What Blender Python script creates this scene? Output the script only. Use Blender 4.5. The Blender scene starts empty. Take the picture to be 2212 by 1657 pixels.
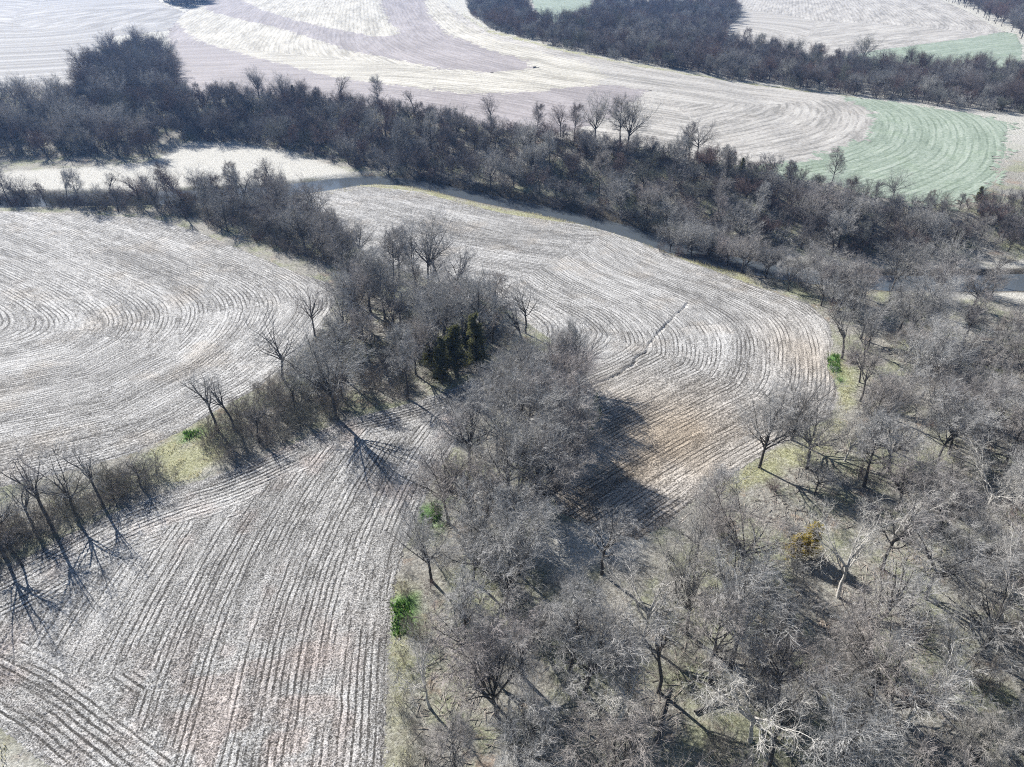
import bpy, math, random
import numpy as np
from mathutils import Vector

SEED = 7
rng = np.random.default_rng(SEED)
scene = bpy.context.scene
COL = scene.collection

# ------------------------------------------------------------------ camera
CAM_H, PITCH = 70.0, math.radians(32.4)
cam = bpy.data.cameras.new('camera')
cam.sensor_width = 36.0
cam.lens = 24.93
cam.clip_start, cam.clip_end = 0.5, 12000.0
cam_o = bpy.data.objects.new('camera', cam)
COL.objects.link(cam_o)
cam_o.location = (0, 0, CAM_H)
cam_o.rotation_euler = (math.radians(90) - PITCH, 0, 0)
scene.camera = cam_o

# ------------------------------------------------------------------ sky, sun, exposure
SUN_EL, SUN_AZ = math.radians(33.5), math.radians(-41.6)     # azimuth clockwise from +Y
world = bpy.data.worlds.new('World')
scene.world = world
world.use_nodes = True
wn = world.node_tree
sky = wn.nodes.new('ShaderNodeTexSky')
sky.sky_type = 'NISHITA'
sky.sun_disc = False
sky.sun_elevation = SUN_EL
sky.sun_rotation = SUN_AZ
sky.air_density = 1.0
sky.dust_density = 0.6
wn.links.new(sky.outputs[0], wn.nodes['Background'].inputs[0])
wn.nodes['Background'].inputs[1].default_value = 0.052
to_sun = Vector((math.sin(SUN_AZ) * math.cos(SUN_EL), math.cos(SUN_AZ) * math.cos(SUN_EL), math.sin(SUN_EL)))
sun = bpy.data.lights.new('sun', 'SUN')
sun.energy = 5.0
sun.angle = math.radians(0.53)
sun.color = (1.0, 0.965, 0.915)
sun_o = bpy.data.objects.new('sun', sun)
COL.objects.link(sun_o)
sun_o.rotation_euler = to_sun.to_track_quat('Z', 'Y').to_euler()
sun_o.location = (-200, 200, 300)

vs = scene.view_settings
vs.view_transform = 'Standard'
vs.look = 'None'
vs.exposure = 0.95
vs.gamma = 1.0
vs.use_curve_mapping = False
cy = scene.cycles
cy.max_bounces = 3
cy.diffuse_bounces = 1
cy.glossy_bounces = 2
cy.volume_bounces = 0
cy.use_denoising = False
scene.render.use_persistent_data = False
cy.debug_use_spatial_splits = True
cy.filter_width = 1.1
cy.adaptive_threshold = 0.02

# ------------------------------------------------------------------ terrain
F, CX, CY = 1531.7, 1106.0, 828.5          # a view 2212 x 1657


def ray(px, py):
    x, v = (px - CX) / F, -(py - CY) / F
    s, c = math.sin(PITCH), math.cos(PITCH)
    return np.array([x, c + v * s, -s + v * c])


def at_z(px, py, z=0.0):
    d = ray(px, py)
    return (d * ((CAM_H - z) / -d[2]))[:2]


def project(x, y, z):
    s, c = math.sin(PITCH), math.cos(PITCH)
    zz = z - CAM_H
    fw, up = y * c - zz * s, y * s + zz * c
    return CX + F * x / fw, CY - F * up / fw, fw


def smooth(t):
    t = np.clip(t, 0, 1)
    return t * t * (3 - 2 * t)


def seg_dist(x, y, poly, closed=False):
    """distance to a polyline, arc length of the nearest point"""
    P = np.asarray(poly, float)
    if closed:
        P = np.vstack([P, P[:1]])
    best = np.full(x.shape, 1e18)
    arc = np.zeros(x.shape)
    acc = 0.0
    for a, b in zip(P[:-1], P[1:]):
        d = b - a
        L2 = d @ d
        if L2 < 1e-9:
            continue
        t = np.clip(((x - a[0]) * d[0] + (y - a[1]) * d[1]) / L2, 0, 1)
        q = (x - a[0] - t * d[0]) ** 2 + (y - a[1] - t * d[1]) ** 2
        L = math.sqrt(L2)
        m = q < best
        best[m] = q[m]
        arc[m] = acc + t[m] * L
        acc += L
    return np.sqrt(best), arc


def inside(x, y, poly):
    P = np.asarray(poly, float)
    r = np.zeros(x.shape, bool)
    j = len(P) - 1
    for i in range(len(P)):
        xi, yi = P[i]
        xj, yj = P[j]
        if yi != yj:
            r ^= ((yi > y) != (yj > y)) & (x < (xj - xi) * (y - yi) / (yj - yi) + xi)
        j = i
    return r


def catmull(P, n=8):
    P = np.asarray(P, float)
    Q = np.vstack([2 * P[0] - P[1], P, 2 * P[-1] - P[-2]])
    out = []
    for i in range(1, len(Q) - 2):
        for t in np.linspace(0, 1, n, endpoint=False):
            p0, p1, p2, p3 = Q[i - 1], Q[i], Q[i + 1], Q[i + 2]
            out.append(0.5 * (2 * p1 + (p2 - p0) * t + (2 * p0 - 5 * p1 + 4 * p2 - p3) * t * t + (3 * p1 - p0 - 3 * p2 + p3) * t ** 3))
    out.append(P[-1])
    return np.array(out)


# value noise for heights and ragged borders
_G = rng.random((256, 256))


def vnoise(x, y, scale):
    x, y = np.asarray(x) / scale + 1000, np.asarray(y) / scale + 1000
    i, j = np.floor(x).astype(int), np.floor(y).astype(int)
    a, b = x - i, y - j
    a, b = a * a * (3 - 2 * a), b * b * (3 - 2 * b)
    g = lambda p, q: _G[p % 256, q % 256]
    return (g(i, j) * (1 - a) + g(i + 1, j) * a) * (1 - b) + (g(i, j + 1) * (1 - a) + g(i + 1, j + 1) * a) * b


# foot and brow of the wooded bluff beyond the river
TOE_V = [(-300, 352), (0, 348), (330, 346), (395, 312), (480, 312), (560, 325), (640, 335), (720, 352), (800, 374), (900, 392), (1000, 416), (1150, 446), (1300, 482),
         (1430, 518), (1560, 545), (1700, 562), (1850, 572), (2000, 565), (2212, 560), (2500, 560)]
BROW_V = [(-300, 200, 6), (0, 200, 6), (300, 205, 7), (400, 212, 8), (633, 205, 8), (760, 225, 9), (887, 241, 10), (1000, 262, 11), (1171, 293, 12), (1357, 317, 12), (1508, 343, 11),
          (1608, 360, 10), (1801, 400, 8), (1925, 433, 6), (2075, 447, 5), (2250, 440, 4), (2500, 440, 4)]
TOE = np.array([at_z(*p) for p in TOE_V])
BROW = np.array([list(at_z(p[0], p[1], p[2])) + [p[2]] for p in BROW_V])
TOE = TOE[np.argsort(TOE[:, 0])]
BROW = BROW[np.argsort(BROW[:, 0])]
RIVER_V = [(-400, 436), (-100, 432), (100, 428), (300, 424), (450, 418), (560, 412), (640, 404), (720, 394), (800, 386), (880, 390), (960, 404), (1060, 426), (1160, 446), (1260, 468),
           (1360, 494), (1450, 524), (1540, 552), (1640, 574), (1760, 592), (1900, 604), (2060, 606), (2300, 600), (2600, 590)]
RIVER = catmull([at_z(*p) for p in RIVER_V], 6)
RIVER_S = RIVER[np.argsort(RIVER[:, 0])]
DITCH_V = [(1262, 838), (1300, 822), (1340, 802), (1375, 778), (1392, 760), (1408, 738), (1432, 712), (1460, 682), (1488, 656)]
DITCH = catmull([at_z(*p) for p in DITCH_V], 6)
DITCH = DITCH + np.stack([vnoise(DITCH[:, 0], DITCH[:, 1], 2.5) - 0.5, vnoise(DITCH[:, 0] + 50, DITCH[:, 1], 2.5) - 0.5], 1) * 1.1


def terrain(x, y, fine=True):
    x, y = np.asarray(x, float), np.asarray(y, float)
    toe = np.interp(x, TOE[:, 0], TOE[:, 1])
    brow = np.interp(x, BROW[:, 0], BROW[:, 1])
    zu = np.interp(x, BROW[:, 0], BROW[:, 2])
    brow = np.maximum(brow, toe + 20)
    d = y - brow
    z = zu * smooth((y - toe) / (brow - toe))
    far = smooth(d / 90)
    z = z + far * (2.2 * np.sin(x / 95 + 0.6) * np.sin(np.clip(d, 0, 900) / 110) + 0.006 * np.clip(d, 0, 900))
    z = z + 0.5 * (vnoise(x, y, 37) - 0.5)
    ry = np.interp(x, RIVER_S[:, 0], RIVER_S[:, 1])
    m = np.abs(y - ry) < 30
    if m.any():
        dr, _ = seg_dist(x[m], y[m], RIVER)
        z[m] -= 2.1 * smooth((np.interp(x[m], [-60, -35], [8.8, 6.4]) - dr) / 4.0)
    if fine:
        m = (x > DITCH[:, 0].min() - 3) & (x < DITCH[:, 0].max() + 3) & (y > DITCH[:, 1].min() - 3) & (y < DITCH[:, 1].max() + 3)
        if m.any():
            dd, arc = seg_dist(x[m], y[m], DITCH)
            w = -0.05 + 0.42 * vnoise(x[m], y[m], 2)
            z[m] -= 0.30 * smooth((w - dd) / 0.5 + 0.5)
    return z


def trace(pts):
    """where the view rays through traced points meet the terrain"""
    d = np.array([ray(*p) for p in pts])
    t = np.geomspace(30, 2500, 260)
    X, Y = d[:, :1] * t, d[:, 1:2] * t
    z = CAM_H + d[:, 2:] * t - terrain(X, Y, False)
    k = np.where((z < 0).any(1), np.argmax(z < 0, 1), len(t) - 1)
    a, b = t[np.maximum(k - 1, 0)], t[k]
    for _ in range(16):
        m = 0.5 * (a + b)
        below = CAM_H + d[:, 2] * m - terrain(d[:, 0] * m, d[:, 1] * m, False) < 0
        a, b = np.where(below, a, m), np.where(below, m, b)
    return d[:, :2] * b[:, None]


def at(px, py):
    return trace([(px, py)])[0]


# ------------------------------------------------------------------ helpers
def link_mesh(name, me, parent=None, kind=None, label=None, cat=None, group=None):
    o = bpy.data.objects.new(name, me)
    COL.objects.link(o)
    if parent:
        o.parent = parent
    tag(o, kind, label, cat, group)
    return o


def tag(o, kind=None, label=None, cat=None, group=None):
    if kind:
        o['kind'] = kind
    if label:
        o['label'] = label
    if cat:
        o['category'] = cat
    if group:
        o['group'] = group


def mesh(name, V, Fc, mats=(), smooth_shade=False, midx=None):
    """V (n,3), Fc array (m,3 or 4) or list of arrays"""
    if not isinstance(Fc, list):
        Fc = [Fc]
    Fc = [np.asarray(f, np.int32) for f in Fc if len(f)]
    me = bpy.data.meshes.new(name)
    me.vertices.add(len(V))
    me.vertices.foreach_set('co', np.asarray(V, np.float32).ravel())
    loops = np.concatenate([f.ravel() for f in Fc])
    sizes = np.concatenate([np.full(len(f), f.shape[1], np.int32) for f in Fc])
    me.loops.add(len(loops))
    me.loops.foreach_set('vertex_index', loops)
    me.polygons.add(len(sizes))
    me.polygons.foreach_set('loop_start', np.concatenate([[0], np.cumsum(sizes)[:-1]]).astype(np.int32))
    for m in mats:
        me.materials.append(m)
    if midx is not None:
        me.polygons.foreach_set('material_index', np.asarray(midx, np.int32))
    me.update(calc_edges=True)
    me.polygons.foreach_set('use_smooth', np.full(len(sizes), smooth_shade))
    return me


def fattr(me, name, data):
    a = me.attributes.new(name, 'FLOAT', 'POINT')
    a.data.foreach_set('value', np.asarray(data, np.float32))


class NT:
    def __init__(self, name):
        self.m = bpy.data.materials.new(name)
        self.m.use_nodes = True
        self.t = self.m.node_tree
        self.b = self.t.nodes['Principled BSDF']
        self.b.inputs['Roughness'].default_value = 0.9
        self.b.inputs['Specular IOR Level'].default_value = 0.2

    def node(self, kind, **kw):
        n = self.t.nodes.new('ShaderNode' + kind)
        for k, v in kw.items():
            setattr(n, k, v)
        return n

    def put(self, sock, v):
        if isinstance(v, bpy.types.NodeSocket):
            self.t.links.new(v, sock)
        elif v is not None:
            sock.default_value = v

    def math(self, op, a, b=None, c=None):
        n = self.node('Math', operation=op)
        for i, v in enumerate((a, b, c)):
            if v is not None:
                self.put(n.inputs[i], v)
        return n.outputs[0]

    def attr(self, name):
        return self.node('Attribute', attribute_name=name).outputs['Fac']

    def vec(self, x, y, z=0.0):
        n = self.node('CombineXYZ')
        for i, v in enumerate((x, y, z)):
            self.put(n.inputs[i], v)
        return n.outputs[0]

    def noise(self, vec, scale, detail=2.0, rough=0.5):
        n = self.node('TexNoise')
        if vec is not None:
            self.put(n.inputs['Vector'], vec)
        n.inputs['Scale'].default_value = scale
        n.inputs['Detail'].default_value = detail
        n.inputs['Roughness'].default_value = rough
        return n.outputs['Fac']

    def pos(self):
        return self.node('NewGeometry').outputs['Position']

    def ramp(self, fac, stops):
        n = self.node('ValToRGB')
        e = n.color_ramp.elements
        while len(e) < len(stops):
            e.new(0.5)
        for k, (p, c) in enumerate(stops):
            e[k].position = p
            e[k].color = (*c, 1) if len(c) == 3 else c
        self.put(n.inputs[0], fac)
        return n.outputs[0]

    def step(self, fac, lo, hi):
        n = self.node('MapRange', clamp=True)
        n.interpolation_type = 'SMOOTHSTEP'
        self.put(n.inputs[0], fac)
        n.inputs[1].default_value, n.inputs[2].default_value = lo, hi
        return n.outputs[0]

    def mix(self, fac, a, b):
        n = self.node('Mix', data_type='RGBA')
        self.put(n.inputs[0], fac)
        self.put(n.inputs[6], a if isinstance(a, bpy.types.NodeSocket) else (*a, 1))
        self.put(n.inputs[7], b if isinstance(b, bpy.types.NodeSocket) else (*b, 1))
        return n.outputs[2]

    def color(self, c):
        self.put(self.b.inputs['Base Color'], c)

    def bump(self, h, strength=0.5, dist=0.1):
        n = self.node('Bump')
        n.inputs['Strength'].default_value = strength
        n.inputs['Distance'].default_value = dist
        self.put(n.inputs['Height'], h)
        self.put(self.b.inputs['Normal'], n.outputs[0])


def stubble(name, dark, mid, light, tan, period=0.76, rowk=0.2, speck=4.0, speckk=0.6, bandk=0.5, streakk=0.45, tank=0.5, us=0.35, vs_=1.5, bs=0.16, bumpd=0.12, lo=0.3, hi=0.72):
    t = NT(name)
    u, v = t.attr('row_u'), t.attr('row_v')
    p = t.pos()
    sp = t.noise(p, speck, 4, 0.7)
    sk = t.noise(t.vec(t.math('MULTIPLY', u, us), t.math('MULTIPLY', v, vs_)), 1.0, 3, 0.6)
    bd = t.noise(t.vec(t.math('MULTIPLY', u, 0.018), t.math('MULTIPLY', v, bs)), 1.0, 2, 0.6)
    md = t.noise(t.vec(t.math('MULTIPLY', u, 0.08), t.math('MULTIPLY', v, 0.4), 7.0), 1.0, 2, 0.6)
    wob = t.math('MULTIPLY_ADD', t.noise(p, 0.5, 2, 0.5), 0.3 * period, v)
    row = t.math('SINE', t.math('MULTIPLY', wob, 2 * math.pi / period))
    row = t.math('SUBTRACT', 0.25, t.step(row, 0.1, 0.95))
    row = t.math('MULTIPLY', row, t.math('MULTIPLY', t.step(md, 0.38, 0.60), t.math('MULTIPLY_ADD', sk, 1.6, 0.1)))
    val = t.math('MULTIPLY_ADD', t.math('SUBTRACT', sp, 0.5), speckk * 2, 0.5)
    val = t.math('MULTIPLY_ADD', row, rowk, val)
    val = t.math('MULTIPLY_ADD', t.math('SUBTRACT', sk, 0.5), streakk * 2, val)
    val = t.math('MULTIPLY_ADD', t.math('SUBTRACT', bd, 0.5), bandk * 2, val)
    col = t.ramp(val, [(lo, dark), (0.5 * (lo + hi), mid), (hi, light)])
    tn = t.math('MULTIPLY', t.step(t.noise(p, 0.07, 3, 0.6), 0.5, 0.68), tank)
    tn = t.math('MAXIMUM', tn, t.attr('tan'))
    m = t.node('Mix', data_type='RGBA', blend_type='MULTIPLY')
    t.put(m.inputs[0], tn)
    t.put(m.inputs[6], col)
    m.inputs[7].default_value = (*tan, 1)
    t.color(m.outputs[2])
    t.bump(val, 0.7, bumpd)
    return t.m


# ------------------------------------------------------------------ fields
A_POLY = trace([(-500, 1500), (-150, 1300), (0, 1228), (100, 1175), (200, 1122), (290, 1082), (390, 1046), (490, 1015), (560, 985), (640, 950), (740, 905), (880, 868), (960, 842), (1045, 805),
                (1052, 860), (1010, 935), (955, 1020), (915, 1100), (880, 1200), (856, 1300), (848, 1400), (846, 1540), (838, 1700), (825, 1800), (240, 1800), (85, 1662), (0, 1592), (-200, 1480)])
B_POLY = trace([(-420, 440), (-100, 448), (0, 455), (170, 460), (330, 470), (430, 498), (560, 553), (650, 590), (715, 610), (732, 650), (705, 705), (645, 768), (565, 838), (480, 884), (400, 932), (300, 978), (200, 1008),
                (0, 1058), (-200, 1105), (-500, 1180)])
C_POLY = trace([(560, 436), (640, 424), (720, 410), (790, 402), (900, 412), (1000, 438), (1100, 462), (1240, 482), (1330, 503), (1430, 543), (1530, 578), (1650, 622), (1750, 655), (1795, 695), (1806, 740), (1795, 790),
                (1818, 850), (1800, 905), (1700, 958), (1600, 1020), (1500, 1090), (1440, 1140), (1380, 1172), (1290, 1150), (1200, 1110), (1180, 1040), (1190, 960), (1230, 870), (1240, 800), (1180, 730), (1090, 668), (980, 625), (880, 592), (800, 562), (755, 520), (700, 478), (640, 452)])


def row_guide(pts):
    return catmull(trace(pts), 5)


GA = row_guide([(815, 1900), (838, 1700), (846, 1540), (850, 1400), (862, 1290), (890, 1170), (935, 1050), (1000, 940), (1075, 850), (1190, 760), (1320, 690)])
GA1 = row_guide([(-500, 1500), (-150, 1300), (0, 1228), (100, 1175), (200, 1122), (290, 1082), (390, 1046), (490, 1015), (640, 950), (740, 905), (880, 868), (1000, 830)])
GA2 = row_guide([(-300, 1420), (-100, 1530), (0, 1592), (85, 1662), (240, 1800), (400, 1950)])


def run_on(pts, ahead, bend=0.0):
    """a guide whose start is carried on straight for some metres"""
    P = trace(pts)
    d = (P[0] - P[1]) / np.linalg.norm(P[0] - P[1])
    ext = [P[0] + d * k + np.array([-d[1], d[0]]) * bend * k * k for k in np.linspace(ahead, ahead / 6, 6)]
    return catmull(np.vstack([ext, P]), 5)


GB1 = run_on([(560, 548), (640, 577), (690, 598), (740, 618), (800, 640)], 150, 0.0006)
GB2 = row_guide([(800, 600), (760, 650), (702, 706), (645, 766), (565, 835), (480, 882), (400, 930), (300, 976), (200, 1006), (0, 1056), (-200, 1102), (-500, 1175)])
GC1 = run_on([(1000, 438), (1100, 461), (1240, 484), (1330, 506), (1430, 543), (1530, 578), (1650, 622), (1740, 652), (1830, 690), (1900, 730)], 120, 0.0003)
GC2 = row_guide([(1770, 600), (1800, 680), (1806, 745), (1806, 800), (1802, 855), (1772, 910), (1700, 955), (1600, 1015), (1500, 1080), (1400, 1150), (1300, 1220)])


def rows_two(g1, g2, k):
    """rows parallel to two edges of a field, turning in a round bend between them"""
    def f(x, y):
        d1, a1 = seg_dist(x, y, g1)
        d2, a2 = seg_dist(x, y, g2)
        m = np.minimum(d1, d2)
        v = m - k * np.log(np.exp(-(d1 - m) / k) + np.exp(-(d2 - m) / k))
        return v + 0.14 * (vnoise(x, y, 3.0) - 0.5) + 0.05 * (vnoise(x, y, 0.8) - 0.5), np.where(d1 < d2, a1, 500 - a2)
    return f


def rows_A(x, y):
    d, a = seg_dist(x, y, GA)
    w = 0.16 * (vnoise(x, y, 3.0) - 0.5) + 0.07 * (vnoise(x, y, 0.7) - 0.5)
    d = d + w
    d1, a1 = seg_dist(x, y, GA1)
    d2, a2 = seg_dist(x, y, GA2)
    w1 = 13 - 0.085 * a1 + 9 * (vnoise(x, y, 5) - 0.5) + 4 * (vnoise(x, y, 1.5) - 0.5)
    m1 = d1 < w1
    m2 = (d2 < 10.5 + 8 * (vnoise(x, y, 5) - 0.5) + 4 * (vnoise(x, y, 1.5) - 0.5)) & (d2 < d1)
    return np.where(m2, d2 + 300 + w, np.where(m1, d1 + 600 + w, d)), np.where(m2, a2 + 300, np.where(m1, a1 + 700, a))


def rows_of(g):
    return lambda x, y: seg_dist(x, y, g)


def field(name, poly, res, mat, rows, lift=0.14, amp=0.06, period=0.76, ragged=0.7, cut=(), tan=None, label=None, rough=0.03, bound=None):
    lo, hi = np.floor(poly.min(0) / res) * res, poly.max(0)
    nx, ny = int((hi[0] - lo[0]) / res) + 2, int((hi[1] - lo[1]) / res) + 2
    gx, gy = np.meshgrid(lo[0] + np.arange(nx) * res, lo[1] + np.arange(ny) * res, indexing='ij')
    cx, cyy = gx[:-1, :-1] + res / 2, gy[:-1, :-1] + res / 2
    jx = ragged * (vnoise(cx, cyy, 1.6) - 0.5) * 2
    jy = ragged * (vnoise(cx + 91, cyy - 37, 1.6) - 0.5) * 2
    jx, jy = jx + ragged * (vnoise(cx, cyy, 5.5) - 0.5) * 2.2, jy + ragged * (vnoise(cx - 40, cyy, 5.5) - 0.5) * 2.2
    keep = inside(cx + jx, cyy + jy, poly)
    for c in cut:
        keep &= ~inside(cx + jx, cyy + jy, c)
    I, J = np.nonzero(keep)
    idx = lambda a, b: a * ny + b
    q = np.stack([idx(I, J), idx(I + 1, J), idx(I + 1, J + 1), idx(I, J + 1)], 1)
    used, inv = np.unique(q, return_inverse=True)
    q = inv.reshape(q.shape)
    x, y = gx.ravel()[used], gy.ravel()[used]
    v, u = rows(x, y)
    edge, _ = seg_dist(x, y, bound if bound is not None else poly, True)
    z = terrain(x, y) - 0.04 + lift * smooth(edge / 1.3)
    if amp:
        mod = 0.35 + 1.3 * smooth((vnoise(u, v * 3, 9) - 0.3) / 0.45)
        ph = np.sin(2 * math.pi * v / period)
        brk = smooth((vnoise(u * 1.0, v * 0.9, 1.3) - 0.22) / 0.4)
        z = z - amp * 0.85 * mod * brk * smooth((ph + 0.3) / 1.3) + rough * (rng.random(len(x)) - 0.5) * 2
    me = mesh(name, np.stack([x, y, z], 1), q, [mat], True)
    fattr(me, 'row_v', v)
    fattr(me, 'row_u', u)
    fattr(me, 'tan', np.zeros(len(x)) if tan is None else tan(x, y))
    o = link_mesh(name, me, kind='structure', label=label)
    return o


M_STUB = stubble('corn_stubble', (0.075, 0.071, 0.065), (0.325, 0.318, 0.305), (0.66, 0.65, 0.63), (1.0, 0.86, 0.70), tank=0.3, rowk=0.30, streakk=0.30, bandk=0.26, speckk=0.9, speck=4.4, us=0.25, vs_=1.1, lo=0.27, hi=0.76)
M_STUB_NEAR = stubble('corn_stubble_near', (0.07, 0.066, 0.06), (0.325, 0.318, 0.305), (0.67, 0.66, 0.64), (1.0, 0.78, 0.70), tank=0.45, speck=5.6, rowk=0.36, streakk=0.26, bandk=0.24, speckk=0.95, us=0.3, vs_=1.1, lo=0.28, hi=0.78)
_tc = at(1420, 920)
_tc2 = at(1330, 1120)
_tc3 = at(1740, 770)


def tan_C(x, y):
    r = lambda c, a, b: np.exp(-(((x - c[0]) / a) ** 2 + ((y - c[1]) / b) ** 2))
    return np.clip(1.0 * r(_tc, 19, 14) + 1.0 * r(_tc2, 14, 15) + 0.6 * r(_tc3, 7, 15), 0, 1.0) * (0.55 + 0.6 * vnoise(x, y, 5)) 


_ta = at(560, 1560)


def tan_A(x, y):
    return 0.42 * np.exp(-(((x - _ta[0]) / 18) ** 2 + ((y - _ta[1]) / 12) ** 2)) * smooth((vnoise(x, y, 2.2) - 0.35) / 0.4)


field('near_field', A_POLY, 0.19, M_STUB_NEAR, rows_A, amp=0.042, tan=tan_A, rough=0.07)
field('left_field', B_POLY, 0.26, M_STUB, rows_two(GB1, GB2, 7.0), amp=0.045, rough=0.04)
field('middle_field', C_POLY, 0.26, M_STUB, rows_two(GC1, GC2, 6.0), amp=0.035, tan=tan_C, rough=0.04)

# the fields on the plateau: strips of cream stubble, mauve soil and young green crop
D_ALL = [(385, 190), (400, 213), (633, 206), (760, 226), (887, 242), (1000, 263), (1171, 294), (1357, 318), (1508, 344), (1608, 361), (1801, 401), (1925, 434), (2075, 448), (2140, 410), (2165, 360), (2182, 300),
         (2176, 262), (2100, 246), (1950, 224), (1820, 206), (1700, 192), (1500, 163), (1400, 148), (1330, 135), (1200, 108), (1060, 71), (1000, 35), (945, -5), (935, -18), (400, -18), (445, 2), (392, 32), (362, 70), (372, 130)]
P1 = [(450, 25), (600, 60), (740, 105), (850, 128), (950, 148), (1060, 157), (1150, 148), (1130, 130), (1060, 110), (960, 70), (925, 30), (912, -18), (815, -18), (830, 30), (864, 72), (830, 80), (700, 58), (560, 20), (480, -18), (430, -18), (440, 5)]
CREAM = [(440, 10), (450, 25), (600, 60), (740, 105), (850, 128), (950, 148), (1060, 157), (1150, 148), (1130, 130), (1060, 110), (960, 70), (925, 30), (912, -18), (938, -18), (990, 45), (1060, 80), (1150, 108), (1290, 145), (1312, 165),
         (1275, 186), (1150, 200), (1000, 203), (900, 190), (700, 163), (560, 125), (420, 85), (380, 45)]
P2 = [(380, 45), (420, 85), (560, 125), (700, 163), (900, 190), (1000, 203), (1150, 200), (1275, 186), (1340, 183), (1394, 196), (1375, 222), (1310, 252), (1240, 282), (1171, 300), (1000, 270), (887, 250), (760, 232), (633, 212), (380, 220), (355, 120), (355, 70)]
GREEN = [(1590, 366), (1700, 352), (1800, 331), (1870, 301), (1893, 262), (1880, 240), (1830, 213), (1815, 195), (2250, 230), (2250, 480), (1700, 480)]
CORE = [(478, -18), (560, 20), (700, 58), (830, 80), (864, 72), (830, 30), (815, -18)]
D_W = trace(D_ALL)
GD = row_guide([(300, 205), (633, 206), (887, 242), (1171, 294), (1357, 318), (1508, 344), (1608, 362), (1700, 352), (1800, 332), (1868, 303), (1891, 266), (1878, 240), (1820, 213), (1700, 195), (1500, 166), (1330, 138),
                (1200, 111), (1060, 74), (1000, 40), (940, -10)])
kw = dict(period=3.1, rowk=0.2, speck=0.9, speckk=0.45, bandk=0.32, streakk=0.35, us=0.05, vs_=0.35, bs=0.09, bumpd=0.25, tank=0.25)
M_TAN = stubble('pale_stubble', (0.25, 0.24, 0.22), (0.42, 0.40, 0.37), (0.55, 0.53, 0.49), (0.97, 0.93, 0.88), **kw)
M_CREAM = stubble('cream_stubble', (0.28, 0.265, 0.23), (0.46, 0.44, 0.385), (0.60, 0.575, 0.515), (0.97, 0.94, 0.88), **kw)
M_MAUVE = stubble('mauve_soil', (0.215, 0.195, 0.195), (0.305, 0.28, 0.28), (0.39, 0.36, 0.36), (0.95, 0.92, 0.95), **kw)
kw.update(bandk=0.14, period=2.4, streakk=0.24)
M_GREEN = stubble('young_crop', (0.18, 0.225, 0.17), (0.29, 0.345, 0.275), (0.42, 0.465, 0.395), (0.92, 1.0, 0.82), **kw)
kw['bandk'] = 0.6
M_BLUE = stubble('grey_stubble', (0.21, 0.205, 0.20), (0.31, 0.305, 0.295), (0.44, 0.43, 0.415), (0.95, 0.92, 0.9), **kw)
wP1, wCR, wP2, wGR, wCO = (trace(p) for p in (P1, CREAM, P2, GREEN, CORE))
KF = dict(res=1.5, rows=rows_of(GD), amp=0.0, ragged=2.4)
clip = lambda poly: poly
field('upper_field', D_W, mat=M_TAN, cut=[wP1, wCR, wP2, wGR, wCO], **KF)


def field_in(name, poly, bound, **k):
    """a strip, kept inside the outline of its field"""
    global inside
    base = inside
    inside = lambda x, y, p: base(x, y, p) & base(x, y, bound) if p is poly else base(x, y, p)
    try:
        return field(name, poly, bound=bound, **k)
    finally:
        inside = base


field_in('mauve_strip', wP1, D_W, mat=M_MAUVE, **KF)
field_in('cream_strip', wCR, D_W, mat=M_CREAM, cut=[wP1], **KF)
field_in('lower_mauve_strip', wP2, D_W, mat=M_MAUVE, cut=[wP1, wCR], **KF)
field_in('green_crop', wGR, D_W, mat=M_GREEN, cut=[wP1, wCR, wP2], **KF)
field_in('cream_core', wCO, D_W, mat=M_CREAM, cut=[wP1, wCR, wP2, wGR], **KF)
E_W = trace([(-350, 60), (-200, -14), (330, -14), (345, 6), (400, 28), (365, 66), (230, 80), (195, 150), (172, 200), (60, 198), (0, 192), (-350, 196)])
GE = row_guide([(-350, 30), (0, 62), (150, 45), (300, 18), (400, 10)])
field('far_field', E_W, 2.2, M_BLUE, rows_of(GE), amp=0.0)
FT = [(1545, 75), (1600, 36), (1585, -18), (1990, -18), (2090, 26), (2150, 62), (2195, 75), (2210, 100), (2208, 150), (2100, 152), (1900, 142), (1750, 128), (1600, 98)]
FG = [(2160, 70), (2260, 70), (2260, 170), (1780, 160), (1800, 126), (1850, 118), (1900, 108), (2000, 95), (2100, 82)]
F_W, FG_W = trace(FT), trace(FG)
GF = row_guide([(1500, 70), (1600, 98), (1750, 122), (1900, 110), (2000, 96), (2100, 82), (2160, 68), (2090, 26), (1990, -18)])
field('hill_field', F_W, 2.2, M_TAN, rows_of(GF), amp=0.0, cut=[FG_W])
field_in('hill_green_crop', FG_W, F_W, res=2.2, mat=M_GREEN, rows=rows_of(GF), amp=0.0)
G0_W = trace([(1140, -18), (1272, -18), (1282, 18), (1205, 56), (1160, 30)])
field('glade_field', G0_W, 2.2, M_GREEN, rows_of(GD), amp=0.0)
FIELDS = [A_POLY, B_POLY, C_POLY, D_W, E_W, F_W, G0_W]

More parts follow.
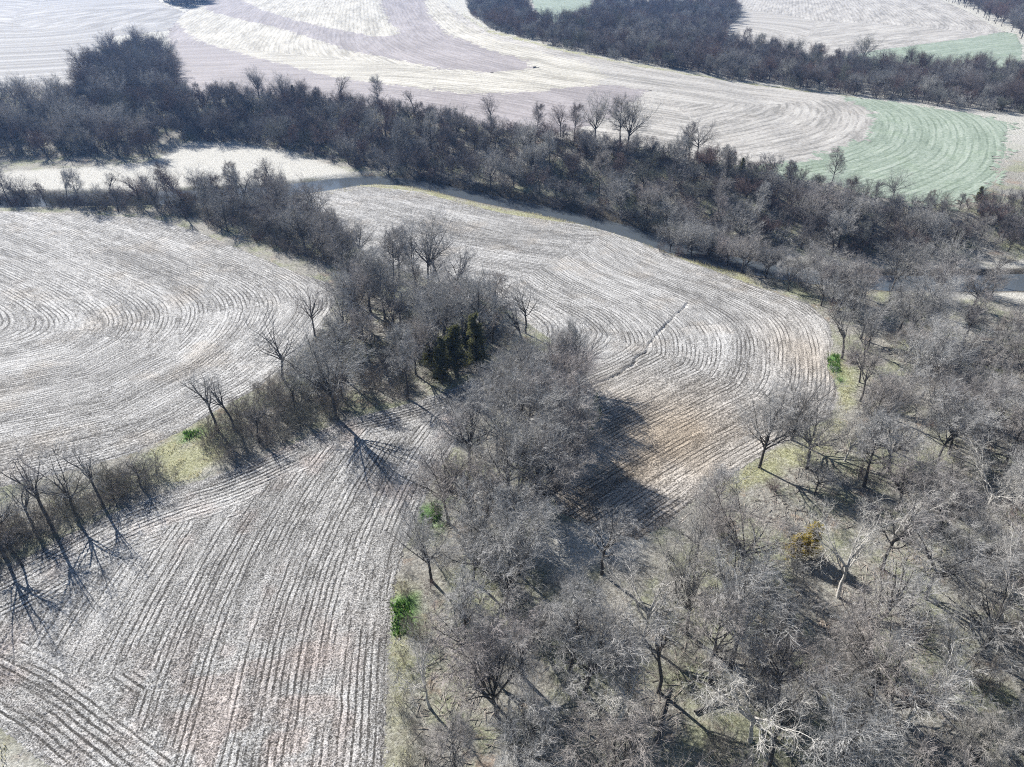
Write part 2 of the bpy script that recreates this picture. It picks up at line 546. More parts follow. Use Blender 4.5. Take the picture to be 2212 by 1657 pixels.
# ------------------------------------------------------------------ ground
t = NT('ground')
p = t.pos()
n1 = t.noise(p, 0.11, 5, 0.62)
n2 = t.noise(p, 2.0, 6, 0.78)
n3 = t.noise(p, 0.045, 4, 0.6)
base = t.ramp(n2, [(0.28, (0.10, 0.09, 0.075)), (0.48, (0.30, 0.285, 0.25)), (0.68, (0.52, 0.51, 0.46))])
grs = t.ramp(n2, [(0.28, (0.10, 0.105, 0.05)), (0.5, (0.27, 0.29, 0.17)), (0.7, (0.46, 0.47, 0.33))])
base = t.mix(t.math('MULTIPLY', t.step(n1, 0.44, 0.62), 0.75), base, grs)
lit = t.ramp(n2, [(0.3, (0.16, 0.10, 0.07)), (0.5, (0.36, 0.25, 0.18)), (0.7, (0.55, 0.43, 0.34))])
base = t.mix(t.math('MULTIPLY', t.step(t.noise(p, 0.17, 4, 0.65), 0.58, 0.70), 0.6), base, lit)
straw = t.ramp(n2, [(0.28, (0.24, 0.23, 0.20)), (0.5, (0.55, 0.535, 0.485)), (0.72, (0.78, 0.77, 0.73))])
base = t.mix(t.attr('straw'), base, straw)
ygr = t.ramp(n2, [(0.3, (0.12, 0.12, 0.06)), (0.5, (0.36, 0.36, 0.21)), (0.7, (0.62, 0.61, 0.47))])
base = t.mix(t.math('MULTIPLY', t.attr('yellow'), t.step(n1, 0.3, 0.55)), base, ygr)
green = t.ramp(n2, [(0.3, (0.03, 0.08, 0.015)), (0.55, (0.12, 0.26, 0.06)), (0.7, (0.25, 0.42, 0.14))])
base = t.mix(t.attr('green'), base, green)
mud_shade = t.ramp(n2, [(0.3, (0.035, 0.03, 0.025)), (0.7, (0.13, 0.115, 0.09))])  # colour of bank mud, and of the tree shade painted beside the river
base = t.mix(t.attr('mud_shade'), base, mud_shade)
t.color(base)
t.bump(t.noise(p, 2.6, 6, 0.75), 1.0, 0.4)
M_GROUND = t.m


def graded(lo, hi, breaks):
    """coordinates with a step that grows away from the middle"""
    out = [lo]
    while out[-1] < hi:
        v = out[-1]
        out.append(v + next(s for lim, s in breaks if v < lim))
    return np.array(out)


gxs = graded(-6000, 6000, [(-1500, 300), (-700, 40), (-260, 6), (-140, 2.5), (190, 1.25), (320, 2.5), (700, 6), (1500, 40), (1e9, 300)])
gys = graded(-800, 9000, [(-100, 100), (25, 8), (235, 1.25), (330, 2.2), (700, 5), (1600, 20), (1e9, 300)])
X, Y = np.meshgrid(gxs, gys, indexing='ij')
x, y = X.ravel(), Y.ravel()
z = terrain(x, y, False)
fine_dr = np.full(x.shape, 99.0)
_m = np.abs(y - np.interp(x, RIVER_S[:, 0], RIVER_S[:, 1])) < 30
fine_dr[_m] = seg_dist(x[_m], y[_m], RIVER)[0]
for k, P in enumerate(FIELDS):
    dd, _ = seg_dist(x, y, P, True)
    z = z - np.where(inside(x, y, P), (1.6 if k < 3 else 0.5) * smooth((dd - 3.0) / 2.0), 0)
dD, _ = seg_dist(x, y, DITCH)
z = z - 0.6 * smooth((2.6 - dD) / 1.5)
STRAW = [trace(q) for q in (
    [(-400, 395), (0, 372), (150, 362), (330, 352), (400, 308), (500, 302), (620, 325), (760, 372), (800, 382), (700, 390), (560, 402), (400, 412), (-400, 424)],
    [(1860, 590), (2000, 575), (2300, 560), (2500, 600), (2500, 680), (2212, 650), (2000, 640), (1900, 625)],
    [(690, 690), (780, 682), (860, 690), (870, 712), (780, 702), (690, 705)],
    [(380, 990), (440, 1000), (480, 1010), (430, 1030), (380, 1050)],
    [(-200, 1480), (0, 1592), (85, 1662), (240, 1800), (-300, 1800)],
    [(1200, 1130), (1300, 1110), (1420, 1170), (1400, 1210), (1290, 1230), (1200, 1250), (1160, 1200)])]
YEL = [trace(q) for q in (
    [(560, 438), (640, 420), (790, 396), (900, 406), (1000, 432), (1100, 456), (1240, 476), (1330, 497), (1430, 536), (1530, 572), (1650, 614), (1650, 630), (1530, 585), (1430, 550), (1330, 512), (1240, 490), (1100, 470), (1000, 446), (900, 420), (790, 410), (640, 432)],
    [(320, 975), (380, 930), (440, 915), (480, 985), (430, 1030), (380, 1045), (350, 1010)],
    [(1000, 30), (1060, 66), (1200, 103), (1330, 131), (1500, 160), (1700, 190), (1850, 208), (1850, 216), (1500, 172), (1200, 116), (1050, 78)],
    [(840, 1260), (870, 1230), (890, 1300), (870, 1500), (890, 1657), (845, 1657), (848, 1400)],
    [(1780, 760), (1830, 770), (1840, 850), (1810, 960), (1560, 1080), (1540, 1050), (1800, 905), (1818, 850)])]
GRN = [trace(q) for q in (
    [(845, 1300), (885, 1295), (890, 1370), (845, 1375)], [(1780, 765), (1812, 768), (1818, 830), (1800, 812)], [(905, 1095), (950, 1085), (955, 1140), (915, 1140)],
    [(1270, 890), (1290, 850), (1300, 900), (1265, 960)], [(395, 935), (430, 925), (435, 945), (400, 950)])]


def mask(polys, soft):
    m = np.zeros(x.shape)
    for P in polys:
        dd, _ = seg_dist(x, y, P, True)
        s = np.where(inside(x, y, P), dd, -dd)
        m = np.maximum(m, smooth((s + soft) / (2 * soft) + 0.9 * (vnoise(x, y, 3) - 0.5)))
    return m


brow_y = np.interp(x, BROW[:, 0], BROW[:, 1])
m_straw = np.maximum(mask(STRAW, 2.0), 0.8 * smooth((y - brow_y - 25) / 50))
m_yel, m_grn = mask(YEL, 1.2), mask(GRN, 1.2)
m_mud_shade = np.interp(x, [-60, -35], [0.7, 0.95]) * smooth((np.interp(x, [-60, -35], [6.4, 7.4]) - fine_dr) / 1.2)  # bank mud; wider and stronger right of the bend, painting in the trees' shadow
nx, ny = len(gxs), len(gys)
I, J = np.meshgrid(np.arange(nx - 1), np.arange(ny - 1), indexing='ij')
I, J = I.ravel(), J.ravel()
q = np.stack([I * ny + J, (I + 1) * ny + J, (I + 1) * ny + J + 1, I * ny + J + 1], 1)
me = mesh('ground', np.stack([x, y, z], 1), q, [M_GROUND], True)
for nm, d in (('straw', m_straw), ('yellow', m_yel), ('green', m_grn), ('mud_shade', m_mud_shade)):
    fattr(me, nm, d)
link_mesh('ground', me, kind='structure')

# ------------------------------------------------------------------ river
t = NT('river_water')
t.color((0.085, 0.10, 0.115, 1))
t.b.inputs['Roughness'].default_value = 0.06
t.b.inputs['Specular IOR Level'].default_value = 0.5
t.bump(t.noise(t.pos(), 1.2, 3, 0.5), 0.12, 0.05)
T = np.gradient(RIVER, axis=0)
T /= np.linalg.norm(T, axis=1)[:, None]
N = np.stack([-T[:, 1], T[:, 0]], 1)
offs = np.linspace(-7.5, 7.5, 7)
V = np.concatenate([np.c_[RIVER + N * o, np.full(len(RIVER), -0.85)] for o in offs])
n = len(RIVER)
q = np.concatenate([np.stack([k * n + np.arange(n - 1), k * n + np.arange(1, n), (k + 1) * n + np.arange(1, n), (k + 1) * n + np.arange(n - 1)], 1) for k in range(6)])
link_mesh('river_water', mesh('river_water', V, q, [t.m], True), kind='structure')

# ------------------------------------------------------------------ bark and leaf materials


def bark(name, a, b, c, var=0.35, more=()):
    t = NT(name)
    oi = t.node('ObjectInfo').outputs['Random']
    col = t.ramp(oi, sorted([(0.0, a), (0.5, b), (1.0, c), *more]))
    g = t.node('TexCoord').outputs['Object']
    nn = t.noise(g, 3.0, 3, 0.6)
    m = t.node('Mix', data_type='RGBA', blend_type='MULTIPLY')
    m.inputs[0].default_value = 1.0
    t.put(m.inputs[6], col)
    t.put(m.inputs[7], t.ramp(nn, [(0.3, (1 - var,) * 3), (0.7, (1 + var,) * 3)]))
    t.color(m.outputs[2])
    t.b.inputs['Roughness'].default_value = 0.75
    return t.m


M_TRUNK = bark('trunk_bark', (0.06, 0.055, 0.05), (0.10, 0.092, 0.085), (0.08, 0.076, 0.07))
M_TWIG = bark('twig_bark', (0.36, 0.325, 0.30), (0.50, 0.492, 0.475), (0.36, 0.34, 0.31), more=[(0.25, (0.44, 0.43, 0.415)), (0.75, (0.33, 0.32, 0.305)), (0.88, (0.44, 0.395, 0.38))])
M_PALE = bark('pale_bark', (0.50, 0.48, 0.44), (0.56, 0.54, 0.50), (0.52, 0.5, 0.47), 0.3)
M_FARTWIG = bark('far_twig_bark', (0.21, 0.145, 0.135), (0.19, 0.18, 0.185), (0.12, 0.13, 0.10), more=[(0.25, (0.15, 0.125, 0.12)), (0.72, (0.27, 0.265, 0.265)), (0.86, (0.38, 0.375, 0.365))])
M_SHRUB = bark('shrub_stems', (0.20, 0.17, 0.14), (0.26, 0.24, 0.215), (0.21, 0.205, 0.165))


def leafy(name, a, b):
    t = NT(name)
    nn = t.noise(t.pos(), 1.7, 3, 0.6)
    t.color(t.ramp(nn, [(0.35, a), (0.65, b)]))
    t.b.inputs['Roughness'].default_value = 0.7
    tr = t.node('BsdfTranslucent')
    t.put(tr.inputs[0], t.b.inputs['Base Color'].links[0].from_socket)
    mx = t.node('MixShader')
    mx.inputs[0].default_value = 0.5
    t.t.links.new(t.b.outputs[0], mx.inputs[1])
    t.t.links.new(tr.outputs[0], mx.inputs[2])
    t.t.links.new(mx.outputs[0], t.t.nodes['Material Output'].inputs['Surface'])
    return t.m


M_CEDAR = leafy('cedar_leaves', (0.075, 0.085, 0.04), (0.17, 0.17, 0.075))
M_GOLD = leafy('golden_leaves', (0.30, 0.24, 0.04), (0.52, 0.42, 0.09))
M_WEED = leafy('weed_leaves', (0.05, 0.12, 0.02), (0.14, 0.26, 0.06))

# ------------------------------------------------------------------ tree growth


def unit(v):
    return v / np.maximum(np.linalg.norm(v, axis=-1, keepdims=True), 1e-9)


def walk(r, P0, D0, L, m, bend, trop):
    """paths (n, m, 3) that wander from P0 along D0"""
    n = len(P0)
    P = np.empty((n, m, 3))
    P[:, 0] = P0
    d = D0.copy()
    for k in range(1, m):
        P[:, k] = P[:, k - 1] + d * (L / (m - 1))[:, None]
        d = d + r.normal(0, bend, (n, 3))
        d[:, 2] += trop
        d = unit(d)
    return P


def spawn(r, P, R, k, t0, t1, ang, angsd, length, m, bend, trop, rk=0.62, rmin=0.006, taper=0.85):
    n, pm = P.shape[:2]
    idx = np.repeat(np.arange(n), k)
    tt = (np.tile(np.arange(k), n) + r.random(n * k)) / k
    tt = t0 + (t1 - t0) * tt
    f = tt * (pm - 1)
    i = np.minimum(f.astype(int), pm - 2)
    a = (f - i)[:, None]
    p = P[idx, i] * (1 - a) + P[idx, i + 1] * a
    tan = unit(P[idx, i + 1] - P[idx, i])
    rad = R[idx, i] * (1 - a[:, 0]) + R[idx, i + 1] * a[:, 0]
    e1 = unit(np.cross(tan, r.normal(0, 1, tan.shape)))
    an = np.radians(np.clip(r.normal(ang, angsd, len(idx)), 8, 110))[:, None]
    d = unit(np.cos(an) * tan + np.sin(an) * e1)
    L = length(tt) * r.uniform(0.7, 1.25, len(idx))
    Q = walk(r, p, d, L, m, bend, trop)
    r0 = np.maximum(rad * rk, rmin)
    rr = r0[:, None] * (1 - taper * np.linspace(0, 1, m)[None])
    return Q, np.maximum(rr, rmin * 0.6)


def tubes(P, R, sides, tip=True):
    n, m = P.shape[:2]
    T = np.empty_like(P)
    T[:, 1:-1] = P[:, 2:] - P[:, :-2]
    T[:, 0], T[:, -1] = P[:, 1] - P[:, 0], P[:, -1] - P[:, -2]
    T = unit(T)
    ref = np.where(np.abs(T[:, :1, 2:]) > 0.8, np.array([1., 0.2, 0]), np.array([0.1, 0, 1.]))
    e1 = unit(np.cross(T, np.broadcast_to(ref, T.shape)))
    e2 = np.cross(T, e1)
    ph = np.arange(sides) * 2 * math.pi / sides
    ring = e1[:, :, None] * np.cos(ph)[None, None, :, None] + e2[:, :, None] * np.sin(ph)[None, None, :, None]
    V = P[:, :, None] + ring * R[:, :, None, None]
    base = (np.arange(n) * m * sides)[:, None, None]
    k = (np.arange(m - 1) * sides)[None, :, None]
    s = np.arange(sides)[None, None]
    s2 = (s + 1) % sides
    q = np.stack([base + k + s, base + k + s2, base + k + sides + s2, base + k + sides + s], -1).reshape(-1, 4)
    return V.reshape(-1, 3), q


def cones(P, R, sides=3):
    """one-segment twigs that end in a point"""
    n = len(P)
    a, b = P[:, 0], P[:, -1]
    T = unit(b - a)
    e1 = unit(np.cross(T, np.where(np.abs(T[:, 2:]) > 0.8, np.array([1., 0.2, 0]), np.array([0.1, 0, 1.]))))
    e2 = np.cross(T, e1)
    ph = np.arange(sides) * 2 * math.pi / sides
    ring = a[:, None] + (e1[:, None] * np.cos(ph)[None, :, None] + e2[:, None] * np.sin(ph)[None, :, None]) * R[:, 0, None, None]
    V = np.concatenate([ring, b[:, None]], 1).reshape(-1, 3)
    base = (np.arange(n) * (sides + 1))[:, None]
    s = np.arange(sides)[None]
    f = np.stack([base + s, base + (s + 1) % sides, base + sides + 0 * s], -1).reshape(-1, 3)
    return V, f


def join(parts):
    V, Fs, o = [], [], 0
    for v, f in parts:
        V.append(v)
        Fs.append(f + o)
        o += len(v)
    return np.concatenate(V), Fs


class Form:
    pass


def deciduous(seed, H, fork, limbs, ang, spread, leader, dens=1.0, lean=0.03, crook=0.10, word='spreading', tw=None):
    """a bare tree H m tall: trunk and four orders of branches"""
    r = np.random.default_rng(seed)
    r0 = 0.0185 * H
    top = H * (0.9 if leader else fork + 0.08)
    m = 10
    P = walk(r, np.zeros((1, 3)) - [0, 0, 0.3], unit(np.array([[r.normal(0, lean), r.normal(0, lean), 1.0]])), np.array([top + 0.3]), m, crook * 0.45, 0.06)
    s = np.linspace(0, 1, m)
    R = (r0 * (1 - (0.9 if leader else 0.35) * s) * (1 + 0.45 * np.exp(-s * 14)))[None]
    LL = (H - fork * H) * spread
    lim = lambda t: LL * (1.12 - 0.6 * np.clip((t - 0.35) / 0.65, 0, 1)) if leader else LL * np.ones_like(t)
    P1_, R1 = spawn(r, P, R, limbs, fork / 0.9 if leader else 0.72, 1.0, ang, 13, lim, 8, crook, 0.055, 0.68, 0.05)
    P2_, R2 = spawn(r, P1_, R1, int(9 * dens + 0.5), 0.22, 1.0, 42, 14, lambda t: LL * (0.52 - 0.24 * t), 6, crook * 1.3, 0.05, 0.64, 0.027)
    P3_, R3 = spawn(r, P2_, R2, int(8 * dens + 0.5), 0.15, 1.0, 44, 16, lambda t: LL * (0.25 - 0.1 * t), 4, crook * 1.6, 0.05, 0.62, 0.0155)
    P4_, R4 = spawn(r, P3_, R3, max(2, int(5.4 * dens + 0.5)), 0.1, 1.0, 42, 16, lambda t: LL * (0.125 - 0.03 * t), 2, 0.1, 0.03, 0.7, 0.0115 if tw is None else tw)
    f = Form()
    f.trunk = tubes(P, R, 9)
    f.crown = join([tubes(P1_, R1, 6), tubes(P2_, R2, 4), tubes(P3_, R3, 3), cones(P4_, R4, 3)])
    f.limbs_n = 2
    f.H, f.word = H, word
    return f


def shrub_form(seed, H, stems, dens=1.0, word='rounded'):
    r = np.random.default_rng(seed)
    a = r.random(stems) * 2 * math.pi
    rad = r.random(stems) ** 0.5 * 0.28 * H
    P0 = np.stack([np.cos(a) * rad, np.sin(a) * rad, np.full(stems, -0.15)], 1)
    D = unit(np.stack([np.cos(a) * 0.5 * rad / (0.28 * H), np.sin(a) * 0.5 * rad / (0.28 * H), np.ones(stems)], 1) + r.normal(0, 0.2, (stems, 3)))
    P = walk(r, P0, D, H * r.uniform(0.7, 1.05, stems), 6, 0.13, 0.0)
    R = np.full((stems, 1), 0.028) * (1 - 0.75 * np.linspace(0, 1, 6))[None]
    P2_, R2 = spawn(r, P, R, int(9 * dens), 0.12, 1, 45, 16, lambda t: H * (0.42 - 0.2 * t), 4, 0.18, 0.04, 0.65, 0.012)
    P3_, R3 = spawn(r, P2_, R2, int(9 * dens), 0.1, 1, 45, 18, lambda t: H * (0.2 - 0.06 * t), 2, 0.1, 0.02, 0.7, 0.0095)
    f = Form()
    f.trunk = tubes(P, R, 5)
    f.crown = join([tubes(P2_, R2, 3), cones(P3_, R3, 3)])
    f.H, f.word = H, word
    return f


def cedar_form(seed, H, width, n=7000):
    r = np.random.default_rng(seed)
    P = walk(r, np.array([[0, 0, -0.2]]), np.array([[0.02, 0.01, 1.0]]), np.array([H * 0.95]), 8, 0.02, 0.05)
    R = (0.016 * H * (1 - 0.85 * np.linspace(0, 1, 8)))[None]
    f = Form()
    B, RB = spawn(r, P, R, 70, 0.12, 1.0, 62, 12, lambda t: width * (1.05 - 0.9 * t) + 0.25, 5, 0.12, 0.10, 0.4, 0.012)
    nb = len(B)
    k = r.integers(0, nb, n)
    s = r.random(n) ** 0.6 * 3.99
    i = s.astype(int)
    c = B[k, i] * (1 - (s - i))[:, None] + B[k, i + 1] * (s - i)[:, None] + r.normal(0, 0.16, (n, 3))
    d = unit(r.normal(0, 1, (n, 3)) + [0, 0, 0.7])
    e = unit(np.cross(d, r.normal(0, 1, (n, 3))))
    L = r.uniform(0.10, 0.26, n)[:, None]
    V = np.stack([c - e * L * 0.35, c + e * L * 0.35, c + d * L * 1.4], 1).reshape(-1, 3)
    f.trunk = tubes(P, R, 7)
    f.crown = join([(V, np.arange(3 * n).reshape(-1, 3))])
    f.limbs = tubes(B, RB, 3)
    f.H, f.word = H, 'conical'
    return f


FORMS = [
    deciduous(11, 16.5, 0.30, 11, 46, 0.74, False, 1.0, word='broad spreading'),
    deciduous(12, 17.5, 0.28, 13, 30, 0.86, False, 1.0, word='vase-shaped'),
    deciduous(13, 18.0, 0.34, 24, 48, 0.46, True, 0.95, word='upright'),
    deciduous(14, 15.0, 0.26, 14, 50, 0.70, False, 1.12, word='round-headed'),
    deciduous(15, 17.0, 0.36, 9, 38, 0.78, False, 0.88, crook=0.16, word='crooked'),
    deciduous(16, 16.0, 0.30, 22, 55, 0.44, True, 1.0, crook=0.13, word='straight-stemmed'),
    deciduous(17, 15.5, 0.22, 12, 36, 0.80, False, 1.08, lean=0.10, word='leaning'),
    deciduous(18, 13.0, 0.40, 8, 40, 0.72, False, 0.72, crook=0.15, word='sparse'),
]
PALE = [deciduous(21, 15.5, 0.34, 8, 44, 0.76, False, 0.85, crook=0.18, word='pale-limbed'), deciduous(22, 14.0, 0.30, 8, 38, 0.8, False, 0.85, crook=0.2, word='twisted pale-limbed')]
SNAG = [deciduous(31, 13.5, 0.42, 7, 36, 0.72, False, 0.6, crook=0.12, word='thin open'), deciduous(32, 12.5, 0.30, 9, 42, 0.78, False, 0.66, word='open forked')]
SHRUBS = [shrub_form(41, 3.6, 16), shrub_form(42, 4.4, 13, 1.0, 'tall'), shrub_form(43, 2.7, 20, 1.1, 'low dense')]
CEDARS = [cedar_form(51, 9.5, 1.9), cedar_form(52, 8.0, 2.3)]


def form_meshes(f, tname, cname, tm, cm, limb_mat=None):
    f.tmesh = mesh(tname, f.trunk[0], f.trunk[1], [tm], True)
    V, Fs = f.crown
    k = getattr(f, 'limbs_n', 0)
    cmi = np.concatenate([np.full(len(q), 1 if n < k else 0) for n, q in enumerate(Fs)])
    f.cmesh = mesh(cname, V, Fs, [cm, tm], False, cmi)
    if limb_mat:
        f.lmesh = mesh('limbs', f.limbs[0], f.limbs[1], [limb_mat], True)
    # trunk and crown in one mesh, for the masses far away
    parts = [f.trunk] + [(V, None)]
    o = len(f.trunk[0])
    V2 = np.concatenate([f.trunk[0], V])
    faces = [f.trunk[1]] + [q + o for q in Fs]
    mi = np.concatenate([np.zeros(len(f.trunk[1]))] + [np.full(len(q), 0 if n < k else 1) for n, q in enumerate(Fs)])
    f.joined = (V2, faces, mi)


for f in FORMS + SNAG:
    form_meshes(f, 'trunk', 'crown', M_TRUNK, M_TWIG)
for f in PALE:
    form_meshes(f, 'trunk', 'crown', M_PALE, M_PALE)
for f in SHRUBS:
    form_meshes(f, 'stems', 'crown', M_SHRUB, M_SHRUB)
for f in CEDARS:
    form_meshes(f, 'trunk', 'crown', M_TRUNK, M_CEDAR, M_TRUNK)

# ------------------------------------------------------------------ where the trees stand
# traced trees: foot in the view, height, form, zone
PROM = [
    # fence-row at the left edge
    (118, 1150, 14.1, 'S0', 'L'), (165, 1118, 12.3, 'S1', 'L'), (222, 1092, 11.4, 'S0', 'L'), (12, 1205, 14.1, 'S1', 'L'), (48, 1222, 7.9, 'S0', 'L'), (305, 1052, 7.0, 'S1', 'L'), (75, 1150, 9.7, 7, 'L'),
    # fence-row and grove in the middle
    (470, 930, 12.5, 'S0', 'M'), (505, 925, 11.0, 7, 'M'), (612, 820, 14.0, 'S1', 'M'), (680, 725, 12.0, 'S1', 'M'), (728, 905, 17.0, 1, 'M'), (880, 862, 13.5, 2, 'M'), (640, 900, 9.0, 'S0', 'M'),
    (560, 955, 8.0, 'S0', 'M'), (775, 700, 14.0, 1, 'M'), (800, 675, 15.0, 2, 'M'), (832, 690, 14.0, 5, 'M'), (770, 660, 13.0, 0, 'M'), (850, 625, 14.0, 2, 'M'), (898, 615, 15.0, 'S1', 'M'), (925, 612, 16.0, 1, 'M'),
    (950, 625, 14.0, 7, 'M'), (865, 700, 12.0, 6, 'M'), (920, 720, 14.0, 3, 'M'), (960, 740, 13.0, 1, 'M'), (1000, 700, 13.0, 3, 'M'), (1045, 770, 17.0, 2, 'M'), (1065, 740, 14.0, 5, 'M'), (1130, 760, 13.0, 7, 'M'), (1135, 720, 12.0, 4, 'M'),
    (968, 1130, 12.9, 'S1', 'G'), (1090, 920, 13.8, 3, 'G'), (1150, 880, 14.6, 0, 'G'), (1210, 860, 13.8, 3, 'G'), (1130, 980, 13.8, 6, 'G'), (1190, 960, 13.8, 1, 'G'), (1100, 1060, 12.9, 1, 'G'), (1160, 1080, 12.9, 4, 'G'), (1230, 1000, 12.9, 3, 'G'),
    # near wood
    (1030, 1480, 12.9, 0, 'R'), (1262, 1500, 14.2, 3, 'R'), (1390, 1390, 12.0, 'P1', 'R'), (1335, 1560, 12.0, 'P0', 'R'), (1010, 1400, 12.0, 2, 'R'), (1300, 1240, 11.2, 4, 'R'), (1120, 1240, 12.9, 1, 'R'),
    (1580, 1435, 14.6, 1, 'R'), (1535, 1480, 13.8, 2, 'R'), (1870, 1410, 14.6, 4, 'R'), (1885, 1510, 12.9, 6, 'R'), (1710, 950, 13.8, 0, 'R'), (1640, 1010, 12.9, 1, 'R'), (1890, 955, 12.9, 1, 'R'), (1860, 970, 12.9, 2, 'R'),
    (1818, 775, 12.9, 7, 'R'), (1940, 720, 13.8, 0, 'R'), (2160, 1340, 12.9, 'P0', 'R'), (1990, 860, 13.8, 1, 'R'), (2050, 980, 13.8, 3, 'R'), (1810, 1290, 12.9, 'P1', 'R'), (2120, 1130, 12.9, 'P0', 'R'), (1620, 1600, 12.9, 'P1', 'R'), (1960, 1560, 12.0, 'P0', 'R'),
    # by the river and on the brow
    (575, 492, 12.0, 7, 'V'), (520, 455, 12.0, 2, 'V'), (540, 460, 13.0, 7, 'V'), (585, 395, 9.0, 7, 'V'), (610, 520, 14.0, 0, 'V'), (660, 540, 13.0, 1, 'V'), (700, 560, 13.0, 1, 'V'), (730, 545, 11.0, 2, 'V'), (430, 432, 9.0, 7, 'V'), (350, 395, 9.0, 7, 'V'),
    (1355, 322, 15.0, 1, 'B'), (1340, 318, 15.0, 2, 'B'), (1285, 308, 15.0, 1, 'B'), (1505, 342, 12.0, 0, 'B'), (1795, 402, 10.0, 5, 'B'), (735, 228, 13.0, 7, 'B'), (560, 212, 12.0, 1, 'B'), (895, 246, 10.0, 7, 'B'), (1060, 272, 11.0, 4, 'B'), (1240, 300, 11.0, 2, 'B'),
    (1210, 296, 11.0, 4, 'B'), (1160, 292, 10.0, 2, 'B'), (1480, 340, 10.0, 5, 'B'), (1925, 436, 9.0, 0, 'B'), (820, 236, 12.0, 2, 'B'), (1860, 140, 15.0, 1, 'T'), (1965, 150, 12.0, 1, 'T'), (2120, 160, 12.0, 0, 'T'), (2085, 150, 10.0, 7, 'T'), (1715, 132, 12.0, 1, 'T'),
]
ZONES = {   # polygon of feet, spacing, height range
    'L': ([(-260, 1235), (-120, 1180), (0, 1140), (120, 1085), (230, 1040), (330, 1020), (375, 1035), (290, 1072), (200, 1112), (100, 1165), (0, 1218), (-150, 1290)], 12.0, (6, 9), (7,)),
    'M': ([(735, 900), (740, 740), (738, 670), (750, 632), (780, 612), (860, 608), (960, 622), (1060, 690), (1140, 752), (1215, 812), (1235, 835), (1040, 800), (955, 838), (880, 862)], 6.4, (8, 13.5), (0, 1, 2, 3, 4, 5, 6, 7)),
    'N': ([(430, 950), (480, 900), (560, 850), (640, 790), (690, 735), (735, 740), (730, 900), (640, 944), (560, 978), (490, 1008)], 11.0, (6, 10), (7, 6, 2)),
    'G': ([(1050, 830), (1220, 800), (1255, 840), (1245, 940), (1235, 1040), (1200, 1120), (1140, 1190), (1000, 1230), (930, 1215), (965, 1115), (1005, 1025), (1060, 945), (1085, 880)], 5.0, (9.5, 14.5), (0, 1, 3, 4, 6, 3)),
    'R': ([(900, 1245), (1000, 1240), (1120, 1235), (1165, 1335), (1290, 1350), (1420, 1325), (1480, 1225), (1560, 1125), (1650, 1050), (1740, 992), (1825, 945), (1850, 900), (1850, 780), (1850, 730), (1960, 735), (2212, 750), (2500, 770), (2700, 1000), (2700, 1780), (890, 1780), (905, 1500), (900, 1380)], 5.2, (6.5, 14), (0, 1, 2, 3, 4, 5, 6, 3, 0, 7)),
    'S': ([(1870, 640), (1960, 600), (2300, 590), (2500, 620), (2500, 745), (2212, 735), (1960, 720), (1870, 690)], 7.6, (7, 13), (1, 6, 7, 4)),
    'V': ([(-300, 440), (0, 437), (200, 434), (420, 430), (560, 424), (640, 440), (700, 478), (750, 520), (785, 570), (760, 598), (700, 575), (620, 545), (520, 510), (420, 478), (300, 462), (0, 450), (-300, 446)], 6.2, (7, 12), (1, 2, 7, 6, 5)),
    'Q': ([(1425, 538), (1530, 562), (1640, 592), (1760, 615), (1870, 640), (1850, 700), (1810, 690), (1755, 652), (1650, 615), (1530, 572), (1425, 545)], 4.4, (8, 11.5), (1, 3, 6, 2)),
    'B': ([(395, 304), (480, 306), (640, 329), (720, 348), (800, 371), (900, 392), (1000, 412), (1150, 442), (1300, 476), (1430, 510), (1560, 533), (1700, 545), (1850, 560), (2000, 555), (2250, 545), (2400, 545), (2400, 450), (2250, 430), (2075, 450), (1925, 437), (1801, 404), (1608, 363), (1508, 347), (1357, 321), (1171, 297), (1000, 266), (887, 245), (760, 229), (633, 210), (400, 214)], 5.6, (6.5, 12.5), (0, 1, 2, 3, 4, 5, 6, 3)),
    'W': ([(-300, 342), (0, 340), (325, 340), (345, 300), (398, 268), (398, 225), (380, 175), (372, 140), (345, 118), (330, 132), (300, 108), (262, 122), (240, 112), (222, 150), (190, 165), (180, 200), (150, 226), (60, 232), (-300, 228)], 6.2, (7, 16), (0, 1, 3, 4, 6)),
    'T': ([(1015, 28), (1065, 66), (1205, 104), (1335, 130), (1500, 158), (1700, 187), (1900, 212), (2050, 234), (2250, 250), (2400, 250), (2400, 165), (2210, 165), (2050, 158), (1900, 150), (1740, 136), (1600, 106), (1540, 82), (1595, 40), (1580, 8), (1290, 8), (1285, 30), (1205, 66), (1150, 50), (1130, 10), (1020, 8)], 7.0, (6.5, 13), (0, 1, 3, 4, 6, 2, 3)),
    'U': ([(2010, -10), (2095, 22), (2155, 58), (2215, 90), (2400, 110), (2400, -10)], 9.0, (12, 16), (0, 1, 3, 6)),
    'K': ([(335, -8), (465, -8), (445, 8), (400, 18), (365, 10)], 4.5, (12, 15), (0, 3, 6)),
}


def form_of(k):
    if isinstance(k, str):
        return (SNAG if k[0] == 'S' else PALE)[int(k[1])]
    return FORMS[k]


def scatter(poly, gap, r, tries=9):
    P = np.asarray(poly)
    lo, hi = P.min(0), P.max(0)
    area_n = int((hi[0] - lo[0]) * (hi[1] - lo[1]) / (gap * gap) * tries)
    c = r.random((area_n, 2)) * (hi - lo) + lo
    c = c[inside(c[:, 0], c[:, 1], P)]
    grid, out = {}, []
    for pt in c:
        k = (int(pt[0] // gap), int(pt[1] // gap))
        if any((pt[0] - o[0]) ** 2 + (pt[1] - o[1]) ** 2 < gap * gap for a in (-1, 0, 1) for b in (-1, 0, 1) for o in grid.get((k[0] + a, k[1] + b), ())):
            continue
        grid.setdefault(k, []).append(pt)
        out.append(pt)
    return np.array(out).reshape(-1, 2)


